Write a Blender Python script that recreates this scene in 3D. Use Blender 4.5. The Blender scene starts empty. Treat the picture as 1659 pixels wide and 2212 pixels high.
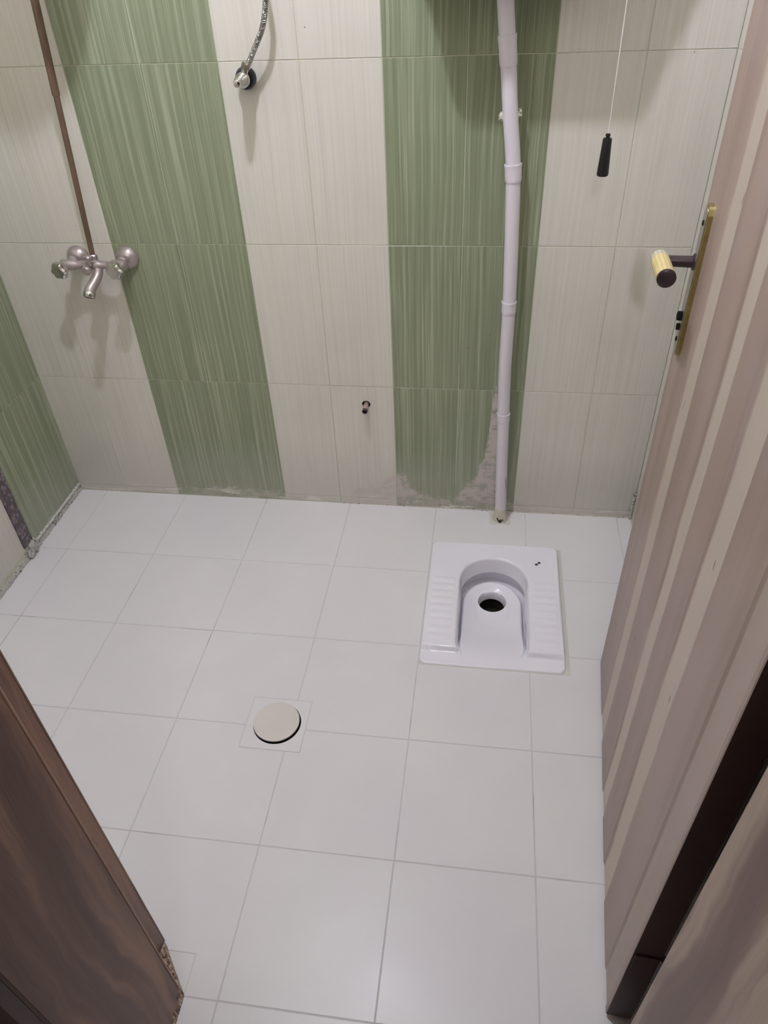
import bpy, bmesh, math, random
from mathutils import Vector, Matrix, noise
random.seed(7)
C = bpy.context.scene.collection
PI = math.pi

# ------------------------------------------------------------------ camera
cam_data = bpy.data.cameras.new('camera')
cam = bpy.data.objects.new('camera', cam_data); C.objects.link(cam)
cam_data.sensor_fit = 'VERTICAL'; cam_data.sensor_height = 24.0
cam_data.lens = 24.0 * 1566.15 / 2212.0
cam_data.clip_start = 0.02
Rz = Matrix.Rotation(.131, 3, 'Z'); Ry = Matrix.Rotation(.0384, 3, 'Y'); Rx = Matrix.Rotation(.8885, 3, 'X')
cam.matrix_world = Matrix.Translation((.2736, -1.9684, 1.5856)) @ (Rz @ Ry @ Rx).to_4x4()
bpy.context.scene.camera = cam

# ------------------------------------------------------------------ world, lamp, exposure
w = bpy.data.worlds.new('world'); bpy.context.scene.world = w; w.use_nodes = True
w.node_tree.nodes['Background'].inputs[0].default_value = (.8, .85, 1, 1)
w.node_tree.nodes['Background'].inputs[1].default_value = .02
vs = bpy.context.scene.view_settings
vs.view_transform = 'Standard'; vs.look = 'None'; vs.exposure = -0.27; vs.gamma = 1.0; vs.use_curve_mapping = False
LAMP = (-.15, -.80, 2.62)
LAMP_POWER = 70.0; LAMP_COLOR = (.865, .895, 1.06)      # the bulb itself is built at the end (ceiling_lamp)
# added fill light behind the viewer, unseen, to brighten the lower back wall
hd = bpy.data.lights.new('hall_fill', 'AREA'); hd.energy = 14; hd.size = .3; hd.color = (1.0, .94, .88)
ho = bpy.data.objects.new('hall_fill', hd); C.objects.link(ho); ho.location = (.35, -2.9, 2.62); ho.rotation_euler = (math.radians(86), 0, 0)

# ------------------------------------------------------------------ helpers
def tag(o, label=None, cat=None, group=None, kind=None):
    if label: o['label'] = label
    if cat: o['category'] = cat
    if group: o['group'] = group
    if kind: o['kind'] = kind
    return o

def link(name, me, mat, parent=None, loc=None, rz=0):
    o = bpy.data.objects.new(name, me); C.objects.link(o)
    if mat is not None and len(me.materials) == 0: me.materials.append(mat)
    if parent: o.parent = parent
    if loc: o.location = loc
    if rz: o.rotation_euler = (0, 0, rz)
    return o

def obj(name, bm, mat, parent=None, smooth=False, loc=None, rz=0, angle=None):
    bmesh.ops.recalc_face_normals(bm, faces=bm.faces)
    me = bpy.data.meshes.new(name); bm.to_mesh(me); bm.free()
    if smooth:
        for p in me.polygons: p.use_smooth = True
        me.set_sharp_from_angle(angle=math.radians(angle or 40))
    return link(name, me, mat, parent, loc, rz)

def empty(name, loc, rz=0):
    o = bpy.data.objects.new(name, None); C.objects.link(o); o.location = loc; o.rotation_euler = (0, 0, rz)
    o.empty_display_size = .05
    return o

def box(bm, x0, x1, y0, y1, z0, z1, bev=0, seg=2):
    v = [bm.verts.new(p) for p in ((x0,y0,z0),(x1,y0,z0),(x1,y1,z0),(x0,y1,z0),(x0,y0,z1),(x1,y0,z1),(x1,y1,z1),(x0,y1,z1))]
    fs = [bm.faces.new([v[i] for i in f]) for f in ((0,3,2,1),(4,5,6,7),(0,1,5,4),(1,2,6,5),(2,3,7,6),(3,0,4,7))]
    if bev:
        es = {e for f in fs for e in f.edges}
        bmesh.ops.bevel(bm, geom=list(es), offset=bev, segments=seg, affect='EDGES', profile=.6)
    return bm

def frame_of(d):
    d = Vector(d).normalized()
    a = Vector((0, 0, 1)) if abs(d.z) < .9 else Vector((1, 0, 0))
    x = a.cross(d).normalized(); y = d.cross(x)
    return x, y, d

def lathe(bm, prof, o=(0,0,0), d=(0,0,1), n=32, star=None, cap=True):
    """prof: list of (t along axis, radius)."""
    x, y, z = frame_of(d); o = Vector(o); rings = []
    for t, r in prof:
        ring = []
        for k in range(n):
            a = 2*PI*k/n
            rr = r*(1 + (star[1]*math.cos(star[0]*a) if star else 0))
            ring.append(bm.verts.new(o + z*t + x*(rr*math.cos(a)) + y*(rr*math.sin(a))))
        rings.append(ring)
    for a, b in zip(rings, rings[1:]):
        for k in range(n): bm.faces.new((a[k], a[(k+1) % n], b[(k+1) % n], b[k]))
    if cap:
        bm.faces.new(list(reversed(rings[0]))); bm.faces.new(rings[-1])
    return bm

def catmull(pts, sub=8):
    P = [Vector(p) for p in pts]; P = [P[0]*2-P[1]] + P + [P[-1]*2-P[-2]]; out = []
    for i in range(1, len(P)-2):
        for k in range(sub):
            t = k/sub; a, b, c, d = P[i-1:i+3]
            out.append(.5*((2*b)+(c-a)*t+(2*a-5*b+4*c-d)*t*t+(3*b-a-3*c+d)*t**3))
    out.append(P[-2]); return out

def tube(bm, pts, r, n=20, cap=True):
    """sweep; r a number or function of 0..1"""
    N = len(pts); rings = []; X = None
    for i, p in enumerate(pts):
        p = Vector(p); d = (Vector(pts[min(i+1, N-1)]) - Vector(pts[max(i-1, 0)])).normalized()
        if X is None: X = frame_of(d)[0]
        X = (X - d*X.dot(d)).normalized(); Y = d.cross(X)
        rr = r(i/(N-1)) if callable(r) else r
        rings.append([bm.verts.new(p + X*(rr*math.cos(2*PI*k/n)) + Y*(rr*math.sin(2*PI*k/n))) for k in range(n)])
    for a, b in zip(rings, rings[1:]):
        for k in range(n): bm.faces.new((a[k], a[(k+1) % n], b[(k+1) % n], b[k]))
    if cap: bm.faces.new(list(reversed(rings[0]))); bm.faces.new(rings[-1])
    return bm

def plate(bm, rect, holes, z0, z1, P=lambda a, b, c: (a, b, c)):
    """slab over rect minus rectangular holes; P maps (u, v, height) to xyz"""
    xs = sorted({rect[0], rect[1], *[min(max(h[i], rect[0]), rect[1]) for h in holes for i in (0, 1)]})
    ys = sorted({rect[2], rect[3], *[min(max(h[i], rect[2]), rect[3]) for h in holes for i in (2, 3)]})
    def solid(i, j):
        if i < 0 or j < 0 or i >= len(xs)-1 or j >= len(ys)-1: return False
        cx, cy = (xs[i]+xs[i+1])/2, (ys[j]+ys[j+1])/2
        return not any(h[0] < cx < h[1] and h[2] < cy < h[3] for h in holes)
    V = {}
    def v(i, j, z):
        k = (i, j, z)
        if k not in V: V[k] = bm.verts.new(P(xs[i], ys[j], z))
        return V[k]
    any_ = False
    for i in range(len(xs)-1):
        for j in range(len(ys)-1):
            if not solid(i, j): continue
            any_ = True
            bm.faces.new((v(i,j,z1), v(i+1,j,z1), v(i+1,j+1,z1), v(i,j+1,z1)))
            bm.faces.new((v(i,j,z0), v(i,j+1,z0), v(i+1,j+1,z0), v(i+1,j,z0)))
            for (di, dj, a, b) in ((-1,0,(i,j),(i,j+1)), (1,0,(i+1,j),(i+1,j+1)), (0,-1,(i,j),(i+1,j)), (0,1,(i,j+1),(i+1,j+1))):
                if not solid(i+di, j+dj):
                    bm.faces.new((v(*a,z0), v(*b,z0), v(*b,z1), v(*a,z1)))
    return any_

def round_hole_plate(bm, rect, c, r, z0, z1, P, n=48, corner=0):
    """rectangle with a round hole"""
    def outer(a):
        dx, dy = math.cos(a), math.sin(a); t = 1e9
        for lim, d, o in ((rect[1], dx, c[0]), (rect[0], dx, c[0]), (rect[3], dy, c[1]), (rect[2], dy, c[1])):
            if abs(d) > 1e-9 and (lim-o)/d > 0: t = min(t, (lim-o)/d)
        return c[0]+dx*t, c[1]+dy*t
    angs = [2*PI*k/n for k in range(n)]
    for X in (rect[0], rect[1]):
        for Y in (rect[2], rect[3]): angs.append(math.atan2(Y-c[1], X-c[0]) % (2*PI))
    angs = sorted(set(round(a, 6) for a in angs))
    L = {}
    for q, z in enumerate((z0, z1)):
        for m, f in enumerate((lambda a: (c[0]+r*math.cos(a), c[1]+r*math.sin(a)), outer)):
            L[q, m] = [bm.verts.new(P(*f(a), z)) for a in angs]
    N = len(angs)
    for k in range(N):
        l = (k+1) % N
        for A, B in (((1,0),(1,1)), ((0,1),(0,0)), ((0,0),(1,0)), ((1,1),(0,1))):
            bm.faces.new((L[A][k], L[B][k], L[B][l], L[A][l]))

def blob(bm, c, r, seed=0, amp=.35, sub=3, fr=60):
    res = bmesh.ops.create_icosphere(bm, subdivisions=sub, radius=1)
    for v in res['verts']:
        n = v.co.copy()
        k = 1 + amp*noise.noise(Vector((n.x*2.1+seed, n.y*2.1, n.z*2.1))) + .4*amp*noise.noise(n*5+Vector((seed, 3, 1)))
        v.co = Vector((c[0]+n.x*r[0]*k, c[1]+n.y*r[1]*k, c[2]+n.z*r[2]*k))

# ------------------------------------------------------------------ materials
def s2l(c):
    return tuple(((x/255)/12.92 if x/255 <= .04045 else ((x/255+.055)/1.055)**2.4) for x in c)

class NT:
    def __init__(self, name, rough=.5, metal=0.0, spec=.5):
        self.m = bpy.data.materials.new(name); self.m.use_nodes = True
        self.t = self.m.node_tree; self.b = self.t.nodes['Principled BSDF']
        self.b.inputs['Roughness'].default_value = rough; self.b.inputs['Metallic'].default_value = metal
        self.b.inputs['Specular IOR Level'].default_value = spec
    def n(self, typ, **kw):
        x = self.t.nodes.new(typ)
        for k, v in kw.items(): setattr(x, k, v)
        return x
    def L(self, a, b): self.t.links.new(a, b)
    def val(self, sock, v):
        if hasattr(v, 'is_linked') or hasattr(v, 'links'): self.L(v, sock)
        else: sock.default_value = v
    def math(self, op, a, b=0.0, c=0.0, clamp=False):
        x = self.n('ShaderNodeMath', operation=op, use_clamp=clamp)
        self.val(x.inputs[0], a); self.val(x.inputs[1], b); self.val(x.inputs[2], c)
        return x.outputs[0]
    def mix(self, f, a, b):
        x = self.n('ShaderNodeMix', data_type='RGBA')
        self.val(x.inputs[0], f)
        for s, v in ((x.inputs[6], a), (x.inputs[7], b)):
            if isinstance(v, (tuple, list)): s.default_value = (*v[:3], 1)
            else: self.L(v, s)
        return x.outputs[2]
    def sep(self, v):
        x = self.n('ShaderNodeSeparateXYZ'); self.L(v, x.inputs[0]); return x.outputs
    def comb(self, a, b, c):
        x = self.n('ShaderNodeCombineXYZ')
        for s, v in zip(x.inputs, (a, b, c)): self.val(s, v)
        return x.outputs[0]
    def noise(self, vec, scale, detail=2, rough=.5, dist=0):
        x = self.n('ShaderNodeTexNoise'); self.L(vec, x.inputs['Vector'])
        x.inputs['Scale'].default_value = scale; x.inputs['Detail'].default_value = detail
        x.inputs['Roughness'].default_value = rough; x.inputs['Distortion'].default_value = dist
        return x.outputs['Fac']
    def ramp(self, f, stops):
        x = self.n('ShaderNodeValToRGB'); self.L(f, x.inputs[0]); cr = x.color_ramp
        while len(cr.elements) < len(stops): cr.elements.new(.5)
        for e, (p, c) in zip(cr.elements, stops):
            e.position = p; e.color = (*(c if isinstance(c, (tuple, list)) else (c, c, c)), 1)
        return x.outputs[0]
    def smooth(self, v, lo, hi):
        x = self.n('ShaderNodeMapRange', interpolation_type='SMOOTHSTEP')
        self.L(v, x.inputs['Value']); x.inputs['From Min'].default_value = lo; x.inputs['From Max'].default_value = hi
        return x.outputs[0]
    def pos(self): return self.n('ShaderNodeNewGeometry').outputs['Position']
    def oc(self): return self.n('ShaderNodeTexCoord').outputs['Object']
    def rnd(self): return self.n('ShaderNodeObjectInfo').outputs['Random']
    def color(self, c):
        if isinstance(c, (tuple, list)): self.b.inputs['Base Color'].default_value = (*c[:3], 1)
        else: self.L(c, self.b.inputs['Base Color'])
        return self
    def bump(self, h, strength=.3, dist=.002):
        x = self.n('ShaderNodeBump'); x.inputs['Strength'].default_value = strength; x.inputs['Distance'].default_value = dist
        self.L(h, x.inputs['Height']); self.L(x.outputs[0], self.b.inputs['Normal']); return self

def plain(name, col, rough=.5, metal=0.0, var=.0, sc=20, spec=.5):
    t = NT(name, rough, metal, spec); c = s2l(col)
    if var:
        f = t.noise(t.pos(), sc, 3)
        t.color(t.mix(f, tuple(x*(1-var) for x in c), tuple(min(1, x*(1+var)) for x in c)))
    else: t.color(c)
    return t.m

def wall_tile_material(name, dark, mid, light, contrast, stain=True):
    t = NT(name, .24, spec=.45)
    P = t.pos(); x, y, z = t.sep(P)
    u = t.math('ADD', x, y)
    uo = t.math('ADD', u, t.math('MULTIPLY', t.rnd(), 7.3))
    bow = t.math('MULTIPLY', t.noise(t.comb(uo, 0.0, z), 3, 1), .012)
    uu = t.math('ADD', uo, bow)
    s1 = t.noise(t.comb(t.math('MULTIPLY', uu, 105), 0.0, t.math('MULTIPLY', z, 1.2)), 1, 3, .65)
    s2 = t.noise(t.comb(t.math('MULTIPLY', uu, 420), 3.0, t.math('MULTIPLY', z, 3)), 1, 2, .6)
    s = t.math('ADD', t.math('MULTIPLY', s1, .62), t.math('MULTIPLY', s2, .38))
    lo, hi = .5-contrast, .5+contrast
    col = t.ramp(s, [(lo, s2l(dark)), (.5, s2l(mid)), (hi, s2l(light))])
    # tone patches
    pch = t.noise(P, 3.5, 2)
    col = t.mix(t.math('MULTIPLY', t.smooth(pch, .45, .7), .22), col, s2l([c*.93 for c in mid]))
    if stain:
        # lime and grout haze along the foot of the wall: its upper outline follows the wall (back wall only)
        onback = t.math('GREATER_THAN', y, -.02)
        xs = t.n('ShaderNodeFloatCurve'); xx = t.n('ShaderNodeMapRange')
        t.L(x, xx.inputs['Value']); xx.inputs['From Min'].default_value = -.9; xx.inputs['From Max'].default_value = .8
        t.L(xx.outputs[0], xs.inputs['Value'])
        cv = xs.mapping.curves[0]
        pts = [(-.9,.0),(-.80,.03),(-.6,.045),(-.4,.035),(-.2,.01),(-.12,.09),(-.05,.10),(.0,.15),(.05,.10),(.12,.055),(.18,.045),(.23,.10),(.28,.19),(.305,.36),(.318,.50),(.33,.2),(.40,.05),(.45,.03),(.8,.03)]
        q = [((a+.9)/1.7, b) for a, b in pts]
        while len(cv.points) < len(q): cv.points.new(.5, .5)
        for p_, (a, b) in zip(cv.points, q): p_.location = (a, b)
        xs.mapping.update()
        wob = t.math('MULTIPLY', t.math('SUBTRACT', t.noise(P, 20, 5, .72), .5), .17)
        d = t.math('SUBTRACT', t.math('ADD', xs.outputs[0], wob), z)
        m1 = t.smooth(d, -.004, .03)
        patch = t.smooth(t.noise(t.comb(t.math('MULTIPLY', x, 1.0), y, t.math('MULTIPLY', z, 1.7)), 26, 4, .6), .36, .55)
        # below the haze the tile shows through again in places
        hole = t.smooth(t.math('ADD', z, t.math('MULTIPLY', t.noise(P, 22, 3), .04)), .035, .075)
        m1 = t.math('MULTIPLY', m1, t.math('ADD', t.math('MULTIPLY', patch, .75), .25))
        m1 = t.math('MULTIPLY', m1, t.math('ADD', t.math('MULTIPLY', hole, .5), .5))
        m1 = t.math('MULTIPLY', t.math('MULTIPLY', m1, onback), .92)
        col = t.mix(m1, col, s2l((206, 194, 188)))
        # soft film just above it
        m2 = t.math('MULTIPLY', t.smooth(t.math('SUBTRACT', t.math('ADD', .19, wob), z), -.09, .12), .28)
        col = t.mix(m2, col, s2l((178, 176, 170)))
        # brushed whitish smears close to the floor
        sm = t.noise(t.comb(t.math('MULTIPLY', u, 9), 0.0, t.math('MULTIPLY', z, 55)), 1, 4, .7)
        m3 = t.math('MULTIPLY', t.smooth(sm, .54, .62), t.smooth(t.math('MULTIPLY', z, -1), -.05, -.02))
        m3 = t.math('MULTIPLY', m3, .8)
        col = t.mix(m3, col, s2l((226, 222, 212)))
    # sparse dark chips
    vo = t.n('ShaderNodeTexVoronoi'); vo.inputs['Scale'].default_value = 17
    t.L(t.comb(u, t.math('MULTIPLY', t.rnd(), 3.0), z), vo.inputs['Vector'])
    spk = t.math('MULTIPLY', t.math('LESS_THAN', vo.outputs['Distance'], t.math('MULTIPLY', t.noise(P, 300, 2), .07)), t.math('GREATER_THAN', t.sep(vo.outputs['Color'])[0], .82))
    col = t.mix(t.math('MULTIPLY', spk, .6), col, s2l((70, 68, 60)))
    t.color(col)
    t.bump(t.noise(P, 9, 1), .12, .004)
    return t.m

M = {}
M['cream'] = wall_tile_material('cream_streaked_tile', (200,195,180), (215,211,199), (225,221,211), .30)
M['green'] = wall_tile_material('green_streaked_tile', (116,124,98), (138,146,118), (182,186,160), .20)

# wall grout
t = NT('wall_grout', .85); g = t.noise(t.pos(), 45, 3)
t.color(t.mix(g, s2l((184,186,164)), s2l((212,214,192)))); M['grout'] = t.m

# floor tile
t = NT('floor_tile', .33, spec=.4); P = t.pos()
f = t.noise(P, 2.3, 2); f2 = t.noise(P, 9, 3)
col = t.mix(t.smooth(f, .3, .7), s2l((226,222,226)), s2l((229,227,226)))
col = t.mix(t.math('MULTIPLY', t.smooth(t.rnd(), 0, 1), .10), col, s2l((218,212,215)))
col = t.mix(t.math('MULTIPLY', t.smooth(f2, .5, .8), .25), col, s2l((234,233,236)))
t.color(col)
r_ = t.n('ShaderNodeMapRange'); t.L(f2, r_.inputs['Value']); r_.inputs['To Min'].default_value = .26; r_.inputs['To Max'].default_value = .42
t.L(r_.outputs[0], t.b.inputs['Roughness'])
t.bump(t.noise(P, 6, 1), .10, .004); M['floor_tile'] = t.m
# floor grout
t = NT('floor_grout', .8); P = t.pos()
g = t.noise(P, 60, 3); g2 = t.noise(P, 5, 3)
col = t.mix(g, s2l((212,208,211)), s2l((202,198,200)))
col = t.mix(t.math('MULTIPLY', t.smooth(g2, .55, .68), .6), col, s2l((165,159,157))); t.color(col); M['floor_grout'] = t.m
t = NT('grout_filler', .8); t.color(t.mix(t.noise(t.pos(), 40, 3), s2l((204,200,192)), s2l((216,213,207)))); M['filler'] = t.m

# rough plaster with dirt
def plaster(name, a, b, c, thr=.55):
    t = NT(name, .9); P = t.pos()
    col = t.mix(t.noise(P, 30, 3), s2l(a), s2l(b))
    col = t.mix(t.math('MULTIPLY', t.smooth(t.noise(P, 70, 4, .7), thr, thr+.07), .85), col, s2l(c))
    t.color(col); t.bump(t.noise(P, 180, 4), .8, .004); return t.m
M['plaster'] = plaster('dirty_plaster', (206,202,188), (184,178,164), (96,88,76))
M['plaster_l'] = plaster('grey_mortar', (206,203,198), (172,170,162), (104,100,88), .54)
M['dab'] = plaster('pale_plaster', (214,212,194), (200,196,178), (160,154,132), .62)
M['wall_paint'] = plain('wall_paint', (168,162,146), .7, var=.05)
M['ceiling'] = plain('ceiling_paint', (168,162,146), .8, var=.03)
M['hall'] = plain('hall_paint', (150,140,128), .85, var=.05)

# ceramics, plastics, metals
M['ceramic'] = plain('glazed_ceramic', (241,238,246), .10, spec=.6)
M['pvc'] = plain('white_pvc', (222,215,222), .35, var=.03, sc=8)
M['black'] = plain('black_plastic', (16,15,15), .45)
M['blackblue'] = plain('dark_blue_plastic', (14,24,32), .35)
M['cord'] = plain('white_cord', (225,222,214), .7)
M['dark'] = plain('dark_recess', (22,18,14), .9)
M['void'] = plain('drain_darkness', (26,22,16), .9)
t = NT('chrome', .12, 1.0); t.color(s2l((205,203,198))); M['chrome'] = t.m
t = NT('filmed_chrome', .34, .55); P = t.pos()
t.color(t.mix(t.noise(P, 60, 3), s2l((186,174,171)), s2l((160,149,147)))); t.bump(t.noise(P, 200, 3), .2, .001); M['film'] = t.m
t = NT('aged_pipe', .42, .35); P = t.pos(); x, y, z = t.sep(P)
n1 = t.noise(t.comb(t.math('MULTIPLY', x, 60), y, t.math('MULTIPLY', z, 14)), 1, 4, .6)
t.color(t.mix(n1, s2l((84,66,54)), s2l((142,118,100)))); M['aged'] = t.m
t = NT('brass', .28, .85); P = t.pos()
t.color(t.mix(t.noise(P, 50, 3), s2l((198,186,128)), s2l((150,136,88)))); M['brass'] = t.m
t = NT('steel_face', .3, .8); t.color(s2l((168,166,160))); M['steel'] = t.m
t = NT('nipple_metal', .5, .3); t.color(t.mix(t.noise(t.pos(), 200, 3), s2l((188,170,164)), s2l((150,134,128)))); M['nipple'] = t.m
t = NT('dark_steel', .35, .6); t.color(s2l((74,62,66))); M['darksteel'] = t.m
# tape with small dots
t = NT('dotted_tape', .45); P = t.oc(); x, y, z = t.sep(P)
v = t.n('ShaderNodeTexVoronoi'); v.inputs['Randomness'].default_value = 0; v.inputs['Scale'].default_value = 1
ang = t.math('ARCTAN2', x, z)
t.L(t.comb(t.math('MULTIPLY', ang, 2.228), t.math('MULTIPLY', y, 150), 0.0), v.inputs['Vector'])
dots = t.math('LESS_THAN', v.outputs['Distance'], .2)
body = t.mix(t.noise(P, 70, 2), s2l((222,204,142)), s2l((206,190,140)))
body = t.mix(t.smooth(y, .066, .078), body, s2l((190,184,170)))
t.color(t.mix(t.math('MULTIPLY', dots, .8), body, s2l((150,120,60)))); M['tape'] = t.m
# decor strip
t = NT('purple_decor', .4); P = t.pos(); x, y, z = t.sep(P)
v = t.n('ShaderNodeTexVoronoi'); v.inputs['Scale'].default_value = 1
t.L(t.comb(0.0, t.math('MULTIPLY', y, 75), t.math('MULTIPLY', z, 60)), v.inputs['Vector'])
t.color(t.mix(t.smooth(v.outputs['Distance'], .15, .6), s2l((134,122,126)), s2l((84,74,80))))
t.bump(v.outputs['Distance'], .8, .003); M['decor'] = t.m

# stained wood of the frame
def stained(name, dark, mid, light, thr=.5):
    t = NT(name, .42, spec=.4); P = t.pos(); x, y, z = t.sep(P)
    warp = t.noise(t.comb(t.math('MULTIPLY', x, 1.0), y, t.math('MULTIPLY', z, .8)), 3.2, 3)
    yy = t.math('ADD', t.math('ADD', t.math('MULTIPLY', x, .6), y), t.math('MULTIPLY', warp, .10))
    a = t.noise(t.comb(t.math('MULTIPLY', yy, 17), 0.0, t.math('MULTIPLY', z, .9)), 1, 3, .55)
    b = t.noise(t.comb(t.math('MULTIPLY', yy, 120), 0.0, t.math('MULTIPLY', z, 5)), 1, 3, .7)
    col = t.mix(t.smooth(a, .35, .62), s2l(dark), s2l(mid))
    col = t.mix(t.smooth(t.math('ADD', a, t.math('MULTIPLY', b, .12)), thr+.04, thr+.2), col, s2l(light))
    col = t.mix(t.math('MULTIPLY', t.smooth(b, .62, .78), .5), col, s2l([c*.6 for c in dark]))
    t.color(col); t.bump(b, .25, .002); return t.m
M['jamb'] = stained('brushed_brown_wood', (112,86,78), (144,118,106), (176,156,138))
M['jamb_shaded'] = stained('brushed_wood_shaded', (96,70,61), (124,93,80), (156,120,99))  # same frame wood, with the left jamb's shade put into the colour
t = NT('raw_wood', .8); P = t.pos(); x, y, z = t.sep(P)
n1 = t.noise(t.comb(t.math('MULTIPLY', x, 190), t.math('MULTIPLY', y, 190), t.math('MULTIPLY', z, 25)), 1, 3, .7)
t.color(t.ramp(n1, [(.36, s2l((74,52,42))), (.47, s2l((150,120,98))), (.60, s2l((214,200,184)))])); t.bump(n1, .8, .004); M['raw'] = t.m
M['edge'] = plain('dark_door_edge', (62,40,36), .5, var=.12, sc=6)

# door leaf: stained brown with sanded pale flutes (object space: x = along the leaf from the hinge)
t = NT('door_face', .42, spec=.4); P = t.oc(); x, y, z = t.sep(P)
wob = t.math('MULTIPLY', t.math('SUBTRACT', t.noise(t.comb(t.math('MULTIPLY', x, 6), 0.0, t.math('MULTIPLY', z, 2.6)), 1, 3), .5), .035)
xx = t.math('ADD', x, wob)
mask = None
for c, hw, k in ((.622,.036,.85), (.418,.029,.95), (.242,.036,1.0), (.045,.03,.3), (.655,.006,.6), (.775,.004,.35)):
    d = t.math('ABSOLUTE', t.math('SUBTRACT', xx, c))
    m = t.math('MULTIPLY', t.smooth(t.math('SUBTRACT', hw, d), -.003, .007), k)
    mask = m if mask is None else t.math('MAXIMUM', mask, m)
a = t.noise(t.comb(t.math('MULTIPLY', x, 13), 0.0, t.math('MULTIPLY', z, .9)), 1, 3, .5)
b = t.noise(t.comb(t.math('MULTIPLY', x, 150), 0.0, t.math('MULTIPLY', z, 3)), 1, 2)
base = t.mix(t.smooth(a, .35, .65), s2l((156,135,123)), s2l((168,148,136)))
base = t.mix(t.math('MULTIPLY', t.smooth(t.noise(P, 5, 2), .5, .7), .3), base, s2l((168,156,158)))
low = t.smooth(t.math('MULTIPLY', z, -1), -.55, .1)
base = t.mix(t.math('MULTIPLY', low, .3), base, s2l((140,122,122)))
pale = t.mix(b, s2l((206,190,174)), s2l((190,176,164)))
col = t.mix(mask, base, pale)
v = t.n('ShaderNodeTexVoronoi'); v.inputs['Scale'].default_value = 1
t.L(t.comb(t.math('MULTIPLY', x, 30), 0.0, t.math('MULTIPLY', z, 7)), v.inputs['Vector'])
sp = t.math('MULTIPLY', t.math('LESS_THAN', v.outputs['Distance'], .07), t.math('GREATER_THAN', t.sep(v.outputs['Color'])[0], .78))
col = t.mix(t.math('MULTIPLY', sp, .7), col, s2l((84,64,56)))
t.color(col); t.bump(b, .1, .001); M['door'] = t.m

# ------------------------------------------------------------------ room dimensions
XL, XR = -1.18, .7924
YF = -1.475            # inside face of the doorway wall
ZT = 2.72
ZB, HT, WT = .9048, .4366, .2
ZA, ZC = ZB + HT, ZB - HT
ZS = .028              # top of the low foot strip
TOI = (.1395, .5375, -.6870, -.1900)   # squat pan outline on the floor
DRN = (-.2830, -.1275, -.9945, -.8435)

# ---- floor
floor = empty('floor', (0, 0, 0)); tag(floor, 'white square tiled bathroom floor with thin grey joints', 'floor', kind='structure')
bm = bmesh.new()
holes = [(TOI[0]+.01, TOI[1]-.01, TOI[2]+.01, TOI[3]-.01), (DRN[0]+.012, DRN[1]-.012, DRN[2]+.012, DRN[3]-.012)]
plate(bm, (XL-.1, XR+.1, -3.2, .1), holes, -.06, -.0006)
obj('grout_bed', bm, M['floor_grout'], floor)
FT = .3033; FX = -1.0759; FY = -.0197; G = .0014
xl = [XL] + [FX + i*FT for i in range(0, 7)] + [XR]
yl = [0.0] + [FY - j*FT for j in range(1, 11)]
patch = (-.305, -.233, -1.537, -1.461)
cut_toi = (TOI[0]-.003, TOI[1]+.012, TOI[2]-.004, TOI[3]+.0035)
cut_drn = (DRN[0]-.0015, DRN[1]+.0015, DRN[2]-.0015, DRN[3]+.0015)
cache = {}
for i in range(len(xl)-1):
    for j in range(len(yl)-1):
        r = (xl[i]+G, xl[i+1]-G, yl[j+1]+G, yl[j]-G)
        if r[1]-r[0] < .01: continue
        hs = [h for h in (cut_toi, cut_drn, patch, (.322, .39, -.072, .02)) if not (h[1] <= r[0] or h[0] >= r[1] or h[3] <= r[2] or h[2] >= r[3])]
        cx, cy = (r[0]+r[1])/2, (r[2]+r[3])/2
        key = (round(r[1]-r[0], 4), round(r[3]-r[2], 4))
        if hs:
            bm = bmesh.new()
            if plate(bm, (r[0]-cx, r[1]-cx, r[2]-cy, r[3]-cy), [(h[0]-cx, h[1]-cx, h[2]-cy, h[3]-cy) for h in hs], -.009, 0):
                obj('tile', bm, M['floor_tile'], floor, loc=(cx, cy, 0))
            else: bm.free()
        else:
            if key not in cache:
                bm = bmesh.new(); box(bm, -key[0]/2, key[0]/2, -key[1]/2, key[1]/2, -.009, 0, .0006, 1)
                me = bpy.data.meshes.new('floor_tile'); bm.to_mesh(me); bm.free(); me.materials.append(M['floor_tile']); cache[key] = me
            o = link('tile', cache[key], None, floor, loc=(cx, cy, random.uniform(-.0002, .0002)))
            o.rotation_euler = (random.uniform(-.0006, .0006), random.uniform(-.0006, .0006), 0)
bm = bmesh.new(); box(bm, patch[0]+.001, patch[1]-.0015, patch[2]+.0015, patch[3]-.0015, -.009, -.0003, .0005, 1)
obj('tile', bm, M['floor_tile'], floor)
# wide pale grout beside the pan (right and front), leaving a dark slot at the back
bm = bmesh.new()
plate(bm, (TOI[0]-.003, TOI[1]+.012, TOI[2]-.004, TOI[3]-.001), [(TOI[0]+.0005, TOI[1]-.001, TOI[2]+.001, TOI[3]+.01)], -.009, -.0004)
obj('grout_border', bm, M['filler'], floor)
bm = bmesh.new(); box(bm, .190, .30, TOI[3]-.001, TOI[3]+.0034, -.009, -.0006); box(bm, .365, .44, TOI[3]-.001, TOI[3]+.0034, -.009, -.0006)
obj('grout_border', bm, M['filler'], floor)
bm = bmesh.new(); box(bm, .3225, .3895, -.071, .0, -.009, -.0002)
obj('mortar_patch', bm, M['filler'], floor)

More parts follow.
